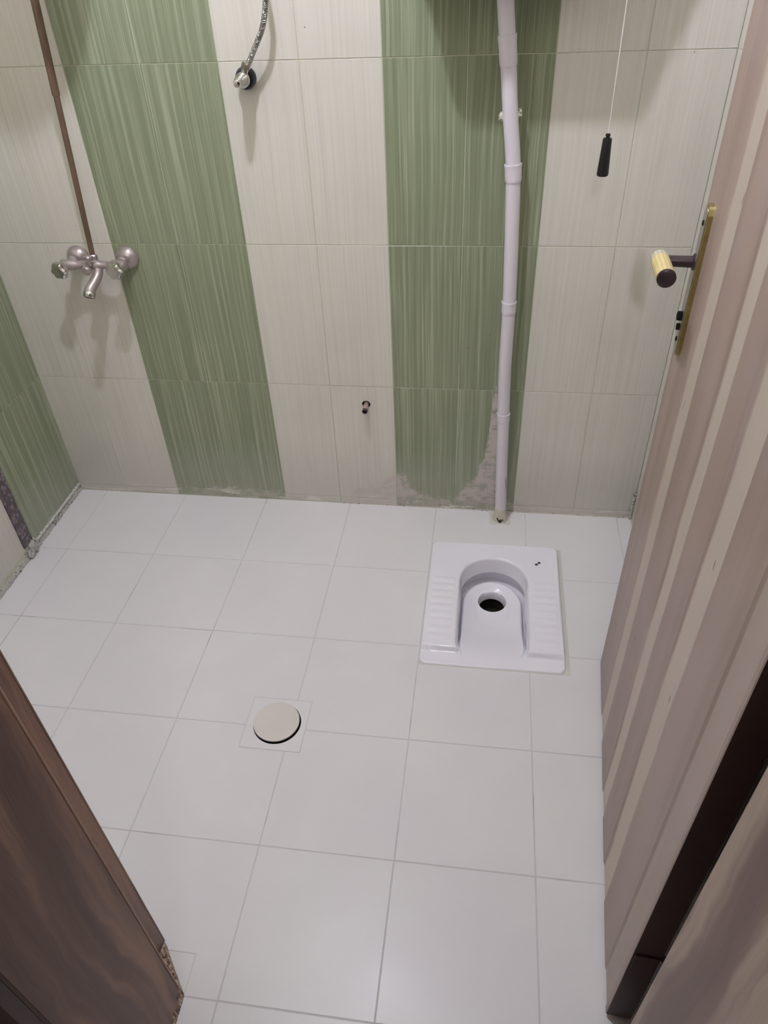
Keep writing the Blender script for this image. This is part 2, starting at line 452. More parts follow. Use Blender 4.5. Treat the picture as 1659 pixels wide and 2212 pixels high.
# ---- tiled walls
P_back = lambda a, b, c: (a, -c, b)          # u = x, v = z, height towards the room
tile_cache = {}
def wall_tile(parent, u0, u1, z0, z1, kind, side):
    """a tile between joint centres; side: back, left, right"""
    g = .0009
    u0 += g; u1 -= g; z0 += g; z1 -= g
    if u1-u0 < .006 or z1-z0 < .006: return
    key = (round(u1-u0, 4), round(z1-z0, 4), kind)
    if key not in tile_cache:
        bm = bmesh.new(); a, b = key[0]/2, key[1]/2
        th = .004 if kind == 'decor' else 0
        box(bm, -a, a, -th, .008, -b, b, .0006, 1)
        me = bpy.data.meshes.new(kind + '_tile'); bm.to_mesh(me); bm.free(); me.materials.append(M[kind]); tile_cache[key] = me
    uc, zc = (u0+u1)/2, (z0+z1)/2
    if side == 'back': loc, rz = (uc, 0, zc), 0
    elif side == 'left': loc, rz = (XL, uc, zc), PI/2
    elif side == 'front': loc, rz = (uc, YF+.0015, zc), PI
    else: loc, rz = (XR, uc, zc), -PI/2
    o = link('decor_strip' if kind == 'decor' else 'tile', tile_cache[key], None, parent, loc, rz)
    return o
zr = [.0, ZS, ZC, ZB, ZA, ZA+HT, ZA+2*HT, ZA+3*HT, ZT]

wb = empty('wall_back', (0, 0, 0)); tag(wb, 'far wall of cream and green vertically streaked tiles', 'wall', kind='structure')
bm = bmesh.new(); NX, NZ = -.0885, .404      # wall hole of the pipe stub
plate(bm, (XL-.1, XR+.1, -.06, ZT), [(NX-.03, NX+.03, NZ-.03, NZ+.03)], -.10, -.0013, P_back)
obj('grout_bed', bm, M['grout'], wb)
cols = [(XL, -1.0, 'cream'), (-1.0, -.8, 'cream'), (-.8, -.6, 'green'), (-.6, -.4, 'green'), (-.4, -.2, 'cream'), (-.2, 0, 'cream'),
        (0, .2, 'green'), (.2, .4, 'green'), (.4, .6, 'cream'), (.6, XR, 'cream')]
for a, b, k in cols:
    for z0, z1 in zip(zr, zr[1:]):
        if z1-z0 < .02: continue
        if a == -.2 and z0 == ZS:
            bm = bmesh.new(); cx, cz = -.1, (z0+z1)/2
            g = .0009
            round_hole_plate(bm, (a+g-cx, b-g-cx, z0+g-cz, z1-g-cz), (NX-cx, NZ-cz), .0135, -.008, 0, lambda u, v, c: (u, -c, v))
            obj('tile', bm, M[k], wb, loc=(cx, 0, cz))
        else: wall_tile(wb, a, b, z0, z1, k, 'back')

wl = empty('wall_left', (XL, 0, 0)); tag(wl, 'left wall of green and cream tiles with a purple decor strip', 'wall', kind='structure')
wl.location = (0, 0, 0)
bm = bmesh.new(); plate(bm, (YF-.2, 0.1, -.06, ZT), [], -.10, -.0013, lambda u, v, c: (XL+c, u, v)); obj('grout_bed', bm, M['grout'], wl)
yc = [0, -.1385, -.3340, -.3850, -.585, -.785, -.985, -1.185, -1.385, YF]
kd = ['green', 'green', 'decor', 'cream', 'cream', 'cream', 'cream', 'cream', 'cream']
for (a, b), k in zip(zip(yc[1:], yc), kd):
    for z0, z1 in zip([.03] + zr[2:], zr[2:]):
        if z1-z0 < .02: continue
        wall_tile(wl, a, b, z0 if not (k == 'decor' and z0 == .03) else .045, z1, k, 'left')

wr = empty('wall_right', (0, 0, 0)); tag(wr, 'right wall of greyish cream tiles behind the open door', 'wall', kind='structure')
bm = bmesh.new(); plate(bm, (YF-.2, 0.1, -.06, ZT), [], -.10, -.0013, lambda u, v, c: (XR-c, u, v)); obj('grout_bed', bm, M['grout'], wr)
yc = [0] + [-.2*i for i in range(1, 8)] + [YF]
for a, b in zip(yc[1:], yc):
    for z0, z1 in zip(zr, zr[1:]):
        if z1-z0 < .02: continue
        wall_tile(wr, a, b, z0, z1, 'cream', 'right')

wf = empty('wall_front', (0, 0, 0)); tag(wf, 'doorway wall around the wooden door frame', 'wall', kind='structure')
bm = bmesh.new(); plate(bm, (-1.35, 1.35, -.05, ZT), [(-.34, .66, -.06, 2.10)], 0, .235, lambda u, v, c: (u, YF-c, v)); obj('plaster', bm, M['wall_paint'], wf)
for a, b in ((XL, -1.0), (-1.0, -.8), (-.8, -.6), (-.6, -.41), (.71, XR), (-.41, -.2), (-.2, 0), (0, .2), (.2, .4), (.4, .6), (.6, .71)):
    for z0, z1 in zip(zr, zr[1:]):
        if z1-z0 < .02: continue
        if -.42 < a < .705 and z1 < 2.15: continue
        if -.42 < a < .705 and z0 < 2.14: z0 = 2.14
        wall_tile(wf, a, b, z0, z1, 'cream', 'front')
bm = bmesh.new(); box(bm, -1.4, 1.4, -3.3, .1, ZT, ZT+.08)
tag(obj('ceiling', bm, M['ceiling']), 'plain white ceiling of the bathroom', 'ceiling', kind='structure')
for nm, b_ in (('wall_hall_left', (-1.28,-1.2,-3.2,YF-.235,-.05,ZT)), ('wall_hall_right', (1.2,1.28,-3.2,YF-.235,-.05,ZT)), ('wall_hall_rear', (-1.28,1.28,-3.28,-3.2,-.05,ZT))):
    bm = bmesh.new(); box(bm, *b_)
    tag(obj(nm, bm, M['hall']), 'dim hallway wall outside the bathroom doorway, ' + nm.split('_')[-1] + ' side', 'wall', kind='structure')

# dirty mortar bead at the foot of the walls (uneven extruded strip)
def bead(name, a, b, r, mat, parent, seed=0, n=110, up=1.0):
    bm = bmesh.new(); A, B = Vector(a), Vector(b); d = (B-A).normalized(); side = Vector((-d.y, d.x, 0)); rings = []
    for i in range(n+1):
        p = A.lerp(B, i/n); s = i*(B-A).length/n*60+seed
        k = .55 + .9*abs(noise.noise(Vector((s, seed, 0)))) + .35*noise.noise(Vector((s*4, seed, 2)))
        k = max(k, .15)
        ring = [bm.verts.new(p + side*(r*k*math.cos(q)) + Vector((0, 0, r*k*up*math.sin(q)))) for q in (0, .4, .8, 1.2, 1.5, PI/2+.2, PI)]
        rings.append(ring)
    for p_, q_ in zip(rings, rings[1:]):
        for k in range(6): bm.faces.new((p_[k], p_[k+1], q_[k+1], q_[k]))
    return tag(obj(name, bm, mat, parent, smooth=True, angle=60), kind='stuff')
bead('mortar_bead', (XR, -.0005, -.001), (.39, -.0005, -.001), .0055, M['plaster'], wb, 3)
bead('mortar_bead', (.32, -.0005, -.001), (-.2, -.0005, -.001), .0040, M['plaster'], wb, 9)
bead('mortar_bead', (-.2, -.0005, -.001), (XL, -.0005, -.001), .0022, M['grout'], wb, 5)
bead('mortar_bead', (XL-.001, -.0, .0), (XL-.001, -1.47, .0), .008, M['plaster_l'], wl, 2, 220, 3.2)
bead('mortar_bead', (XR, -1.40, -.001), (XR, -.0, -.001), .006, M['plaster'], wr, 4)
# rough low lip under the green tiles on the left, and the lump under the decor strip
bm = bmesh.new()
for i in range(44):
    y = -.008*i-.006
    blob(bm, (XL+.001, y, .026+.006*noise.noise(Vector((i*.7, 0, 0)))), (.0045, .008, .006+.004*abs(noise.noise(Vector((i*.5, 4, 0))))), i, .5, 1)
tag(obj('mortar_lip', bm, M['filler'], wl, smooth=True, angle=80), kind='stuff')
bm = bmesh.new(); blob(bm, (XL+.002, -.345, .022), (.012, .022, .026), 3, .7, 3); blob(bm, (XL+.004, -.37, .012), (.012, .02, .014), 8, .7, 3)
tag(obj('mortar_lump', bm, M['plaster_l'], wl, smooth=True, angle=80), kind='stuff')
# sealant up the right corner near the floor
bm = bmesh.new()
for i in range(12): blob(bm, (XR-.004, -.006, .004+.009*i), (.006, .006, .009*(1-.05*i)), i*3, .6, 2)
tag(obj('corner_filler', bm, M['plaster'], wr, smooth=True, angle=80), kind='stuff')

# ------------------------------------------------------------------ squat toilet
U0, V0 = .3385, TOI[3]          # local x centre, back edge
toilet = empty('squat_toilet', (U0, V0, 0))
tag(toilet, 'white glazed ceramic squat toilet pan set in the tiled floor', 'toilet')
HWID, LEN = .199, .497
CU, CV = 0.0, -.27              # centre for polar rings
NA = 360
def opening(a, w, top, front, rad_front):
    """U shaped opening radius in direction a from centre: half width w, back at top, front corner"""
    # implicit: superposition of back semicircle (centre v=-(−top+w)) and straight sides and rounded front
    dx, dy = math.cos(a), math.sin(a)
    lo, hi = 0, .6
    cb = top - w
    def inside(u, v):
        if v >= cb: return (u*u + (v-cb)**2) <= w*w
        if v < front: return False
        if v < front + rad_front[1]:
            q = (front + rad_front[1] - v)/rad_front[1]
            return abs(u) <= w - rad_front[0]*(1-math.sqrt(max(0, 1-q*q)))
        return abs(u) <= w
    for _ in range(26):
        mid = (lo+hi)/2
        if inside(CU+dx*mid, CV+dy*mid): lo = mid
        else: hi = mid
    return lo
def rect_r(a, hw, y0, y1, rc):
    dx, dy = math.cos(a), math.sin(a); lo, hi = 0, .6
    def inside(u, v):
        if abs(u) > hw or v > y1 or v < y0: return False
        du = abs(u)-(hw-rc); dv = max(v-(y1-rc), (y0+rc)-v)
        return not (du > 0 and dv > 0 and du*du+dv*dv > rc*rc)
    for _ in range(26):
        mid = (lo+hi)/2
        if inside(CU+dx*mid, CV+dy*mid): lo = mid
        else: hi = mid
    return lo
def sst(x, a, b):
    t_ = min(1, max(0, (x-a)/(b-a))); return t_*t_*(3-2*t_)
STEP = -.447
def top_z(u, v):
    pad = sst(v, STEP-.003, STEP+.003)                      # raised footrests behind the front ledge
    z = .004 + .013*pad
    au = abs(u)
    ridge = sst(au, .112, .122)*(1-sst(au, .178, .188))*sst(v, -.425, -.42)*(1-sst(v, -.165, -.16))
    ph = ((-v-.165) % .0285)/.0285
    z += ridge*.0017*(math.sin(PI*ph)**1.5) 
    z += .0010*sst(v, -.155, -.135)*0
    z -= .0035*sst(-v, -.155, -.135)*0
    # slight lip round the back edge
    return z
angs = [2*PI*k/NA for k in range(NA)]
R_out = [rect_r(a, HWID, -LEN, 0, .022) for a in angs]
R_open = [opening(a, .1015, -.0735, -.478, (.045, .07)) for a in angs]
R_lip = [opening(a, .0965, -.0800, -.470, (.045, .07)) for a in angs]
R_plat = [opening(a, .0895, -.0975, -.468, (.042, .07)) for a in angs]
bm = bmesh.new(); rings = []
def ring(fr):
    rg = []
    for k, a in enumerate(angs):
        r, z = fr(k, a); rg.append(bm.verts.new((CU+math.cos(a)*r, CV+math.sin(a)*r, z)))
    rings.append(rg)
def uv(k, a, r): return CU+math.cos(a)*r, CV+math.sin(a)*r
ring(lambda k, a: (R_out[k]-.0005, -.012))
ring(lambda k, a: (R_out[k], -.001))
for q in (.25, .6, 1):
    ring(lambda k, a: (R_out[k]-.006*(1-math.cos(q*PI/2))*1.0, -.001+(top_z(*uv(k, a, R_out[k]-.006))+.001)*math.sin(q*PI/2)))
NR = 46
for i in range(1, NR+1):
    f = i/NR
    def fr(k, a):
        r = (R_out[k]-.006)*(1-f) + (R_open[k]+.008)*f
        u, v = uv(k, a, r)
        return r, top_z(u, v)
    ring(fr)
# front factor: 0 = full depth bowl, 1 = flat outlet ledge at the front
def front(v): return 1-sst(v, -.476, -.27)
def fdepth(k, a, r, z):
    u, v = uv(k, a, r)
    zt = top_z(u, v); f = front(v)
    return z*(1-f) + .004*f
for q in (.35, .7, 1):                                       # rounded brink
    ring(lambda k, a: (R_open[k]+.008*(1-math.sin(q*PI/2)), top_z(*uv(k, a, R_open[k]+.008*(1-q))) - (.008*(1-math.cos(q*PI/2)) if uv(k, a, R_open[k])[1] > STEP else 0)))
def lerp_ring(ra, rb, za, zb, q):
    ring(lambda k, a: ((ra(k)*(1-q)+rb(k)*q), fdepth(k, a, ra(k)*(1-q)+rb(k)*q, za*(1-q)+zb*q)))
for q in (.33, .66, 1): lerp_ring(lambda k: R_open[k], lambda k: R_lip[k], .006, -.036, q)
# underside of the flushing rim, cut back outwards, then the channel and up on to the bowl floor
def cutback(k): 
    a = angs[k]; v = CV+math.sin(a)*R_lip[k]; b = sst(v, -.36, -.22)
    return R_lip[k] + .024*b
for q in (.5, 1): lerp_ring(lambda k: R_lip[k], cutback, -.0365, -.040, q)
for q in (.5, 1): lerp_ring(cutback, cutback, -.042, -.088, q)
def bowl_z(u, v, r=0):
    f = front(v)
    z = -.058 - .010*sst(-v, .10, .17)*(1-sst(-v, .17, .30)) + .010*(abs(u)/.09)**3*sst(-v, .12, .2)
    return z*(1-f) + .004*f
for q in (.5, 1): lerp_ring(cutback, lambda k: R_plat[k]+.002, -.090, -.084, q)
def pring(dr, dz):
    def fr(k, a):
        r = R_plat[k]+dr; u, v = uv(k, a, r)
        return r, bowl_z(u, v) + dz*(1-front(v))
    ring(fr)
for dr, dz in ((.001, -.010), (-.0015, -.004), (-.005, -.0012), (-.010, 0)): pring(dr, dz)
# bowl floor towards the outlet hole
HU, HV, HR = 0.0, -.180, .0395
NB = 30
for i in range(1, NB+1):
    f = i/NB; rg = []
    for k, a in enumerate(angs):
        r = R_plat[k]-.010; u0, v0 = uv(k, a, r)
        hx, hy = HU+math.cos(a)*(HR+.004), HV+math.sin(a)*(HR+.004)
        u, v = u0*(1-f)+hx*f, v0*(1-f)+hy*f
        rg.append(bm.verts.new((u, v, bowl_z(u, v)*(1-sst(f, .6, 1)) + -.0665*sst(f, .6, 1))))
    rings.append(rg)
for rr, zz in ((.0025, -.0035), (.0, -.010), (0, -.018), (-.001, -.024)):
    rg = []
    for k, a in enumerate(angs):
        rg.append(bm.verts.new((HU+math.cos(a)*(HR+rr), HV+math.sin(a)*(HR+rr), -.070+zz)))
    rings.append(rg)
for A_, B_ in zip(rings, rings[1:]):
    for k in range(NA):
        l = (k+1) % NA; bm.faces.new((A_[k], A_[l], B_[l], B_[k]))
obj('pan', bm, M['ceramic'], toilet, smooth=True, angle=75)
bm = bmesh.new(); lathe(bm, [(-.14, .046), (-.14, .0001), ], (HU, HV, 0), (0,0,1), 40, cap=False)
lathe(bm, [(-.0935, HR-.0012), (-.096, HR+.003), (-.14, HR+.003)], (HU, HV, 0), (0,0,1), 40, cap=False)
tag(obj('outlet', bm, M['void'], toilet, smooth=True), 'dark round outlet hole of the pan')
# printed two-by-two mark on the back right corner
bm = bmesh.new()
for (a, b) in ((.1350, -.0770), (.1265, -.0850)):
    z = .0173; vs_ = [bm.verts.new(p) for p in ((a, b-.0075, z), (a+.0085, b-.0075, z), (a+.0085, b, z), (a, b, z))]
    bm.faces.new(vs_)
r_ = bmesh.ops.extrude_face_region(bm, geom=list(bm.faces)); 
for v_ in [g_ for g_ in r_['geom'] if isinstance(g_, bmesh.types.BMVert)]: v_.co.z += .0002
tag(obj('maker_mark', bm, M['black'], toilet), 'small black and white checked square mark')

# ------------------------------------------------------------------ floor drain
dr = empty('floor_drain', ((DRN[0]+DRN[1])/2, (DRN[2]+DRN[3])/2, 0)); tag(dr, 'square tiled floor drain with a round lid sitting off-centre', 'drain')
dw = (DRN[1]-DRN[0])/2-.0005; dh = (DRN[3]-DRN[2])/2-.0005
bm = bmesh.new(); round_hole_plate(bm, (-dw, dw, -dh, dh), (.0020, .0020), .0612, -.009, .0003, lambda u, v, c: (u, v, c), 64)
obj('surround', bm, M['floor_tile'], dr)
bm = bmesh.new(); lathe(bm, [(-.05, .0001), (-.05, .0605), (-.009, .0605)], (.002, .002, 0), (0,0,1), 48, cap=False)
obj('cup', bm, M['void'], dr)
t = NT('drain_lid', .45); t.color(t.mix(t.noise(t.pos(), 30, 3, .5, 1.5), s2l((222,212,208)), s2l((214,210,206)))); M['lid'] = t.m
bm = bmesh.new(); lathe(bm, [(-.004, .0575), (-.001, .0592), (.0014, .0592), (.0024, .0582)], (-.0008, .0060, .0), (0,.01,1), 64)
obj('lid', bm, M['lid'], dr, smooth=True, angle=30)

# ------------------------------------------------------------------ flush pipe
fp = empty('flush_pipe', (.357, -.04, 0)); tag(fp, 'white plastic flush pipe running down the green tiles to the floor', 'pipe')
def fl(pts): return [(x-.357, y+.04, z) for x, y, z in pts]
path = catmull([(.3575,-.040,.0),(.349,-.040,.20),(.342,-.040,.40),(.3360,-.040,.56),(.3343,-.040,.757),(.3285,-.040,.93),(.3205,-.040,1.10),(.3050,-.040,1.225),(.2915,-.042,1.345),(.2790,-.048,1.45),(.2762,-.054,1.508)], 10)
def seg(z0, z1): return fl([p for p in path if z0-1e-4 <= p.z <= z1+1e-4])
def at(z):
    for a, b in zip(path, path[1:]):
        if a.z <= z <= b.z:
            return a.lerp(b, (z-a.z)/(b.z-a.z))
    return path[-1]
for z0, z1 in ((0, .40), (.40, .757), (.757, 1.10), (1.10, 1.345), (1.345, 1.508)):
    pts = [at(z0+.0001)] + [p for p in path if z0+.004 < p.z < z1-.004] + [at(z1-.0001)]
    bm = bmesh.new(); tube(bm, fl(pts), .0182 if z0 < 1.3 else .0186, 28)
    obj('pipe_section', bm, M['pvc'], fp, smooth=True)
for z, h, r in ((.385, .030, .0198), (.735, .034, .0200), (1.078, .040, .0206), (1.325, .060, .0204)):
    pts = [at(z), at(z+h*.5), at(z+h)]
    bm = bmesh.new()
    P2 = [pts[0].lerp(pts[1], k/4) for k in range(4)] + [pts[1].lerp(pts[2], k/4) for k in range(5)]
    tube(bm, fl(P2), lambda q: r + (.0009 if q > .86 else 0) - (.0008 if q < .05 else 0), 28)
    obj('socket', bm, M['pvc'], fp, smooth=True)
for s, dz, sd in ((-1, -.003, 2), (1, .004, 6)):
    c = at(1.222); bm = bmesh.new()
    blob(bm, (c.x+s*.0205-.357, -.030+.04, c.z+dz), (.0062, .012, .0085), sd, .8, 3)
    obj('plaster_dab', bm, M['dab'], fp, smooth=True, angle=80)
# dark scratch down the lower pipe
bm = bmesh.new(); sp = []
for k, z in enumerate((.185, .17, .155, .14, .125, .10, .06, .02)):
    c = at(z); a = -.95 + .10*math.sin(k*1.7)
    sp.append((c.x+.0183*math.sin(-a)-.357, c.y-.0183*math.cos(a)+.04, z))
tube(bm, sp, lambda q: .0011*max(.15, math.sin(min(1, q*1.7)*PI)), 6); obj('scratch', bm, M['darksteel'], fp)
# mortar collar at the foot, with a crack
bm = bmesh.new(); prof = [(0, .027), (.010, .0245), (.024, .0215), (.040, .0192), (.048, .0186)]
lathe(bm, prof, (0.0, 0, -.001), (-.03, 0, 1), 40)
for v_ in bm.verts:
    k = 1+.10*noise.noise(v_.co*70)+.05*noise.noise(v_.co*160); v_.co.x *= k; v_.co.y *= k
obj('mortar_collar', bm, M['dab'], fp, smooth=True, angle=70)
bm = bmesh.new()
tube(bm, [(-.012, -.0225, .019), (-.008, -.0245, .011), (-.004, -.0258, .006), (.001, -.0262, .003)], lambda q: .0016+.0012*q, 6)
tube(bm, [(-.004, -.0250, .012), (.003, -.0250, .013), (.010, -.0232, .012)], .0012, 6)
tube(bm, [(-.002, -.0255, .007), (.006, -.0250, .008)], .0014, 6)
obj('crack', bm, M['dark'], fp)

# ------------------------------------------------------------------ cistern above the frame (casts the large shadow)
ci = empty('flush_cistern', (.285, 0, 1.53)); tag(ci, 'white high-level flush cistern hung above the pipe, out at the top', 'cistern')
bm = bmesh.new()
def cring(z, x0, x1, d, rc=.03):
    pts = []
    for (cx, cy, a0) in ((x1-rc, -.006, 0), (x0+rc, -.006, 90)):
        pts.append((cx + (rc if a0 == 0 else -rc), cy, z))
    for (cx, cy, a0) in ((x0+rc, -d+rc, 180), (x1-rc, -d+rc, 270)):
        for k in range(7):
            a = math.radians(a0+k*15); pts.append((cx+rc*math.cos(a), cy+rc*math.sin(a), z))
    return [bm.verts.new(p) for p in pts]
rs = [cring(-.010, -.172, .166, .176), cring(-.004, -.182, .174, .185), cring(.10, -.212, .196, .190), cring(.20, -.246, .222, .198), cring(.34, -.25, .228, .20)]
for a, b in zip(rs, rs[1:]):
    for k in range(len(a)): bm.faces.new((a[k], a[(k+1) % len(a)], b[(k+1) % len(a)], b[k]))
bm.faces.new(rs[0]); bm.faces.new(rs[-1]); obj('tank', bm, M['ceramic'], ci, smooth=True, angle=50)
bm = bmesh.new(); box(bm, -.257, .235, -.207, -.004, .341, .365, .008, 3); obj('lid', bm, M['ceramic'], ci, smooth=True)
bm = bmesh.new(); tube(bm, catmull([(.20, -.150, .30), (.232, -.150, .305), (.2345, -.150, .29)], 6), .004, 10); obj('lever', bm, M['steel'], ci, smooth=True)

# ------------------------------------------------------------------ pull cord
pc = empty('pull_cord', (.5195, -.15, 1.118)); tag(pc, 'thin white flush cord with a tapered black handle', 'pull cord')
bm = bmesh.new(); tube(bm, [(.0, 0, .088), (.0, 0, .70)], .0011, 8); obj('cord', bm, M['cord'], pc, smooth=True)
bm = bmesh.new(); lathe(bm, [(.0, .0105), (.0015, .0127), (.005, .0131), (.02, .0125), (.045, .0113), (.076, .0098), (.0785, .009)], (0,0,0), (0,0,1), 28)
obj('handle', bm, M['black'], pc, smooth=True)
bm = bmesh.new(); lathe(bm, [(.0785, .0042), (.0825, .0042)], (0,0,0), (0,0,1), 16); lathe(bm, [(.0825, .0050), (.084, .0056), (.087, .005), (.088, .003)], (0,0,0), (0,0,1), 16)
obj('knot', bm, M['black'], pc, smooth=True)

# ------------------------------------------------------------------ capped water stub
st = empty('water_pipe_stub', (NX, 0, NZ)); tag(st, 'short bare threaded water pipe stub sticking out of a round hole in a tile', 'pipe stub')
bm = bmesh.new(); lathe(bm, [(.003, .0001), (.003, .029)], (0,.030,0), (0,1,0), 24, cap=False); lathe(bm, [(-.0315, .0285), (.0, .0285)], (0,.033,0), (0,1,0), 24, cap=False)
obj('wall_hole', bm, M['dark'], st)
bm = bmesh.new(); lathe(bm, [(-.02, .0078), (.012, .0078), (.018, .0085), (.021, .0080), (.024, .0088), (.027, .0080), (.030, .0086), (.032, .008)], (.0, 0, -.001), (.03, -1, -.04), 24)
obj('pipe', bm, M['nipple'], st, smooth=True)
bm = bmesh.new(); lathe(bm, [(.031, .0088), (.033, .0094), (.040, .0094), (.0415, .0085), (.0415, .0058), (.034, .0055)], (.0, 0, -.001), (.03, -1, -.04), 6, cap=False)
obj('hex_end', bm, M['darksteel'], st)
bm = bmesh.new(); lathe(bm, [(.034, .0001), (.034, .0057)], (.0, 0, -.001), (.03, -1, -.04), 16, cap=False); obj('bore', bm, M['dark'], st)

# ------------------------------------------------------------------ angle valve and hose
VX, VZ = -.328, 1.3095
va = empty('angle_valve', (VX, 0, VZ)); tag(va, 'chrome angle valve with black collar and grooved knob on the cream tiles', 'valve')
Y = (0, -1, 0)
bm = bmesh.new(); lathe(bm, [(0, .018), (.003, .0175), (.007, .014), (.009, .011), (.02, .0105)], (0,0,0), Y, 32); obj('wall_flange', bm, M['chrome'], va, smooth=True)
bm = bmesh.new(); lathe(bm, [(.010, .017), (.013, .0235), (.027, .0248), (.034, .021), (.037, .012)], (0,0,0), Y, 40); obj('black_collar', bm, M['blackblue'], va, smooth=True)
bm = bmesh.new(); lathe(bm, [(.030, .0135), (.034, .0165), (.050, .0165), (.056, .0145)], (0,0,0), Y, 32)
lathe(bm, [(.0, .0085), (.024, .0085)], (.0, -.042, .004), (.45, -.05, 1), 20); obj('body', bm, M['chrome'], va, smooth=True)
bm = bmesh.new()
prof = []
for k in range(7):
    tt = .056+k*.0062; r = .0168-.00125*k
    prof += [(tt, r*.90), (tt+.0015, r), (tt+.0042, r*.985), (tt+.0056, r*.90)]
prof += [(.101, .0075), (.1025, .004)]
lathe(bm, prof, (0,0,0), Y, 32); obj('grooved_knob', bm, M['chrome'], va, smooth=True, angle=25)
bm = bmesh.new(); lathe(bm, [(.018, .0105), (.020, .0115), (.031, .0115), (.033, .0100)], (.0, -.042, .004), (.45, -.05, 1), 6); obj('hex_nut', bm, M['chrome'], va)

ho_ = empty('braided_hose', (VX, -.043, VZ+.034)); tag(ho_, 'curved silver braided hose rising from the chrome angle valve', 'hose')
ox, oy, oz = VX, -.043, VZ+.034
hp = [(-.310, -.0445, VZ+.032), (-.297, -.046, 1.362), (-.2815, -.050, 1.384), (-.265, -.052, 1.410), (-.254, -.054, 1.440), (-.2485, -.054, 1.468), (-.250, -.052, 1.51), (-.260, -.048, 1.56), (-.285, -.044, 1.63), (-.31, -.03, 1.70), (-.315, -.004, 1.735)]
cp = [(x-ox, y-oy, z-oz) for x, y, z in hp]
cpt = catmull(cp, 26)
t = NT('braided_steel', .22, .95); t.color(s2l((190,188,184)))
M['braid'] = t.m
bm = bmesh.new(); tube(bm, cpt, .0055, 16); o = obj('core', bm, plain('hose_core', (70,62,62), .5, .6), ho_, smooth=True)
bm = bmesh.new(); N = len(cpt)
for dirn in (1, -1):
    for st_ in range(5):
        pts = []
        X = None
        for i, p in enumerate(cpt):
            d = (cpt[min(i+1, N-1)]-cpt[max(i-1, 0)]).normalized()
            if X is None: X = frame_of(d)[0]
            X = (X - d*X.dot(d)).normalized(); Y_ = d.cross(X); a = dirn*i*.42 + st_*2*PI/5
            pts.append(p + X*(.0058*math.cos(a)) + Y_*(.0058*math.sin(a)))
        tube(bm, pts, .0009, 5)
obj('braid', bm, M['braid'], ho_, smooth=True)
bm = bmesh.new(); a_, b_ = cpt[0], cpt[10]
tube(bm, [a_-(b_-a_)*.2, a_.lerp(b_, .3), b_], .0072, 16); obj('ferrule', bm, M['chrome'], ho_, smooth=True)

# ------------------------------------------------------------------ shower mixer
MX, MZ = -.835, .866
mx = empty('shower_mixer', (MX, 0, MZ)); tag(mx, 'lime-filmed chrome two-knob shower mixer with spout and brown riser pipe', 'tap')
for s in (-1, 1):
    bm = bmesh.new(); lathe(bm, [(0, .0335), (.003, .034), (.010, .0315), (.018, .0255), (.024, .0165), (.0255, .0135)], (s*.075, 0, 0), Y, 40)
    obj('wall_flange', bm, M['film'], mx, smooth=True)
    bm = bmesh.new(); lathe(bm, [(.022, .0105), (.030, .0105), (.032, .0155), (.042, .0155), (.044, .012), (.060, .012)], (s*.075, 0, 0), Y, 28)
    obj('union_nut', bm, M['film'], mx, smooth=True)
bm = bmesh.new()
lathe(bm, [(-.098, .010), (-.096, .0145), (-.058, .0150), (-.052, .0105), (-.022, .0105), (-.018, .0135), (.018, .0135), (.022, .0105), (.052, .0105), (.058, .0150), (.096, .0145), (.098, .010)], (0, -.062, .0), (1, 0, 0), 28)
obj('body', bm, M['film'], mx, smooth=True)
for s in (-1, 1):
    e = bpy.data.objects.new('knob', None)
    bm = bmesh.new()
    dv = (s*.10-.10, -1, -.10)
    lathe(bm, [(.0, .0125), (.022, .0130)], (s*.079, -.064, 0), dv, 28)
    nk = obj('valve_bonnet', bm, M['film'], mx, smooth=True)
    bm = bmesh.new()
    lathe(bm, [(.020, .013), (.023, .0195), (.030, .0225), (.040, .0230), (.046, .0195), (.0475, .008)], (s*.079, -.064, 0), dv, 36, star=(6, .10))
    obj('knob', bm, M['chrome'], mx, smooth=True, angle=28)
# diverter
bm = bmesh.new(); lathe(bm, [(.0, .0085), (.018, .0085), (.020, .0125), (.028, .0128), (.031, .0105)], (-.008, -.068, -.004), (-.06, -1, -.05), 28)
obj('diverter', bm, M['film'], mx, smooth=True)
bm = bmesh.new(); lathe(bm, [(.0, .0045), (.018, .0045), (.020, .008), (.026, .0085), (.029, .005)], (.000, -.080, .004), (.02, -.12, 1), 20)
tube(bm, [(-.010, -.083, .030), (.014, -.083, .029)], .0045, 12); obj('diverter_lever', bm, M['film'], mx, smooth=True)
# spout
bm = bmesh.new(); sp = catmull([(.012, -.062, -.006), (.010, -.074, -.024), (.004, -.092, -.038), (-.003, -.110, -.050), (-.005, -.118, -.060)], 8)
tube(bm, sp, lambda q: .0125+.0035*q, 24); obj('spout', bm, M['film'], mx, smooth=True)
bm = bmesh.new(); d = Vector(sp[-1])-Vector(sp[-4])
lathe(bm, [(-.003, .0160), (.000, .0172), (.011, .0165), (.013, .0148), (.013, .0118), (.008, .0116)], sp[-1], d, 28, cap=False); obj('spout_rim', bm, M['chrome'], mx, smooth=True)
bm = bmesh.new(); lathe(bm, [(.006, .0001), (.006, .0118)], sp[-1], d, 20, cap=False); obj('spout_mouth', bm, M['dark'], mx)
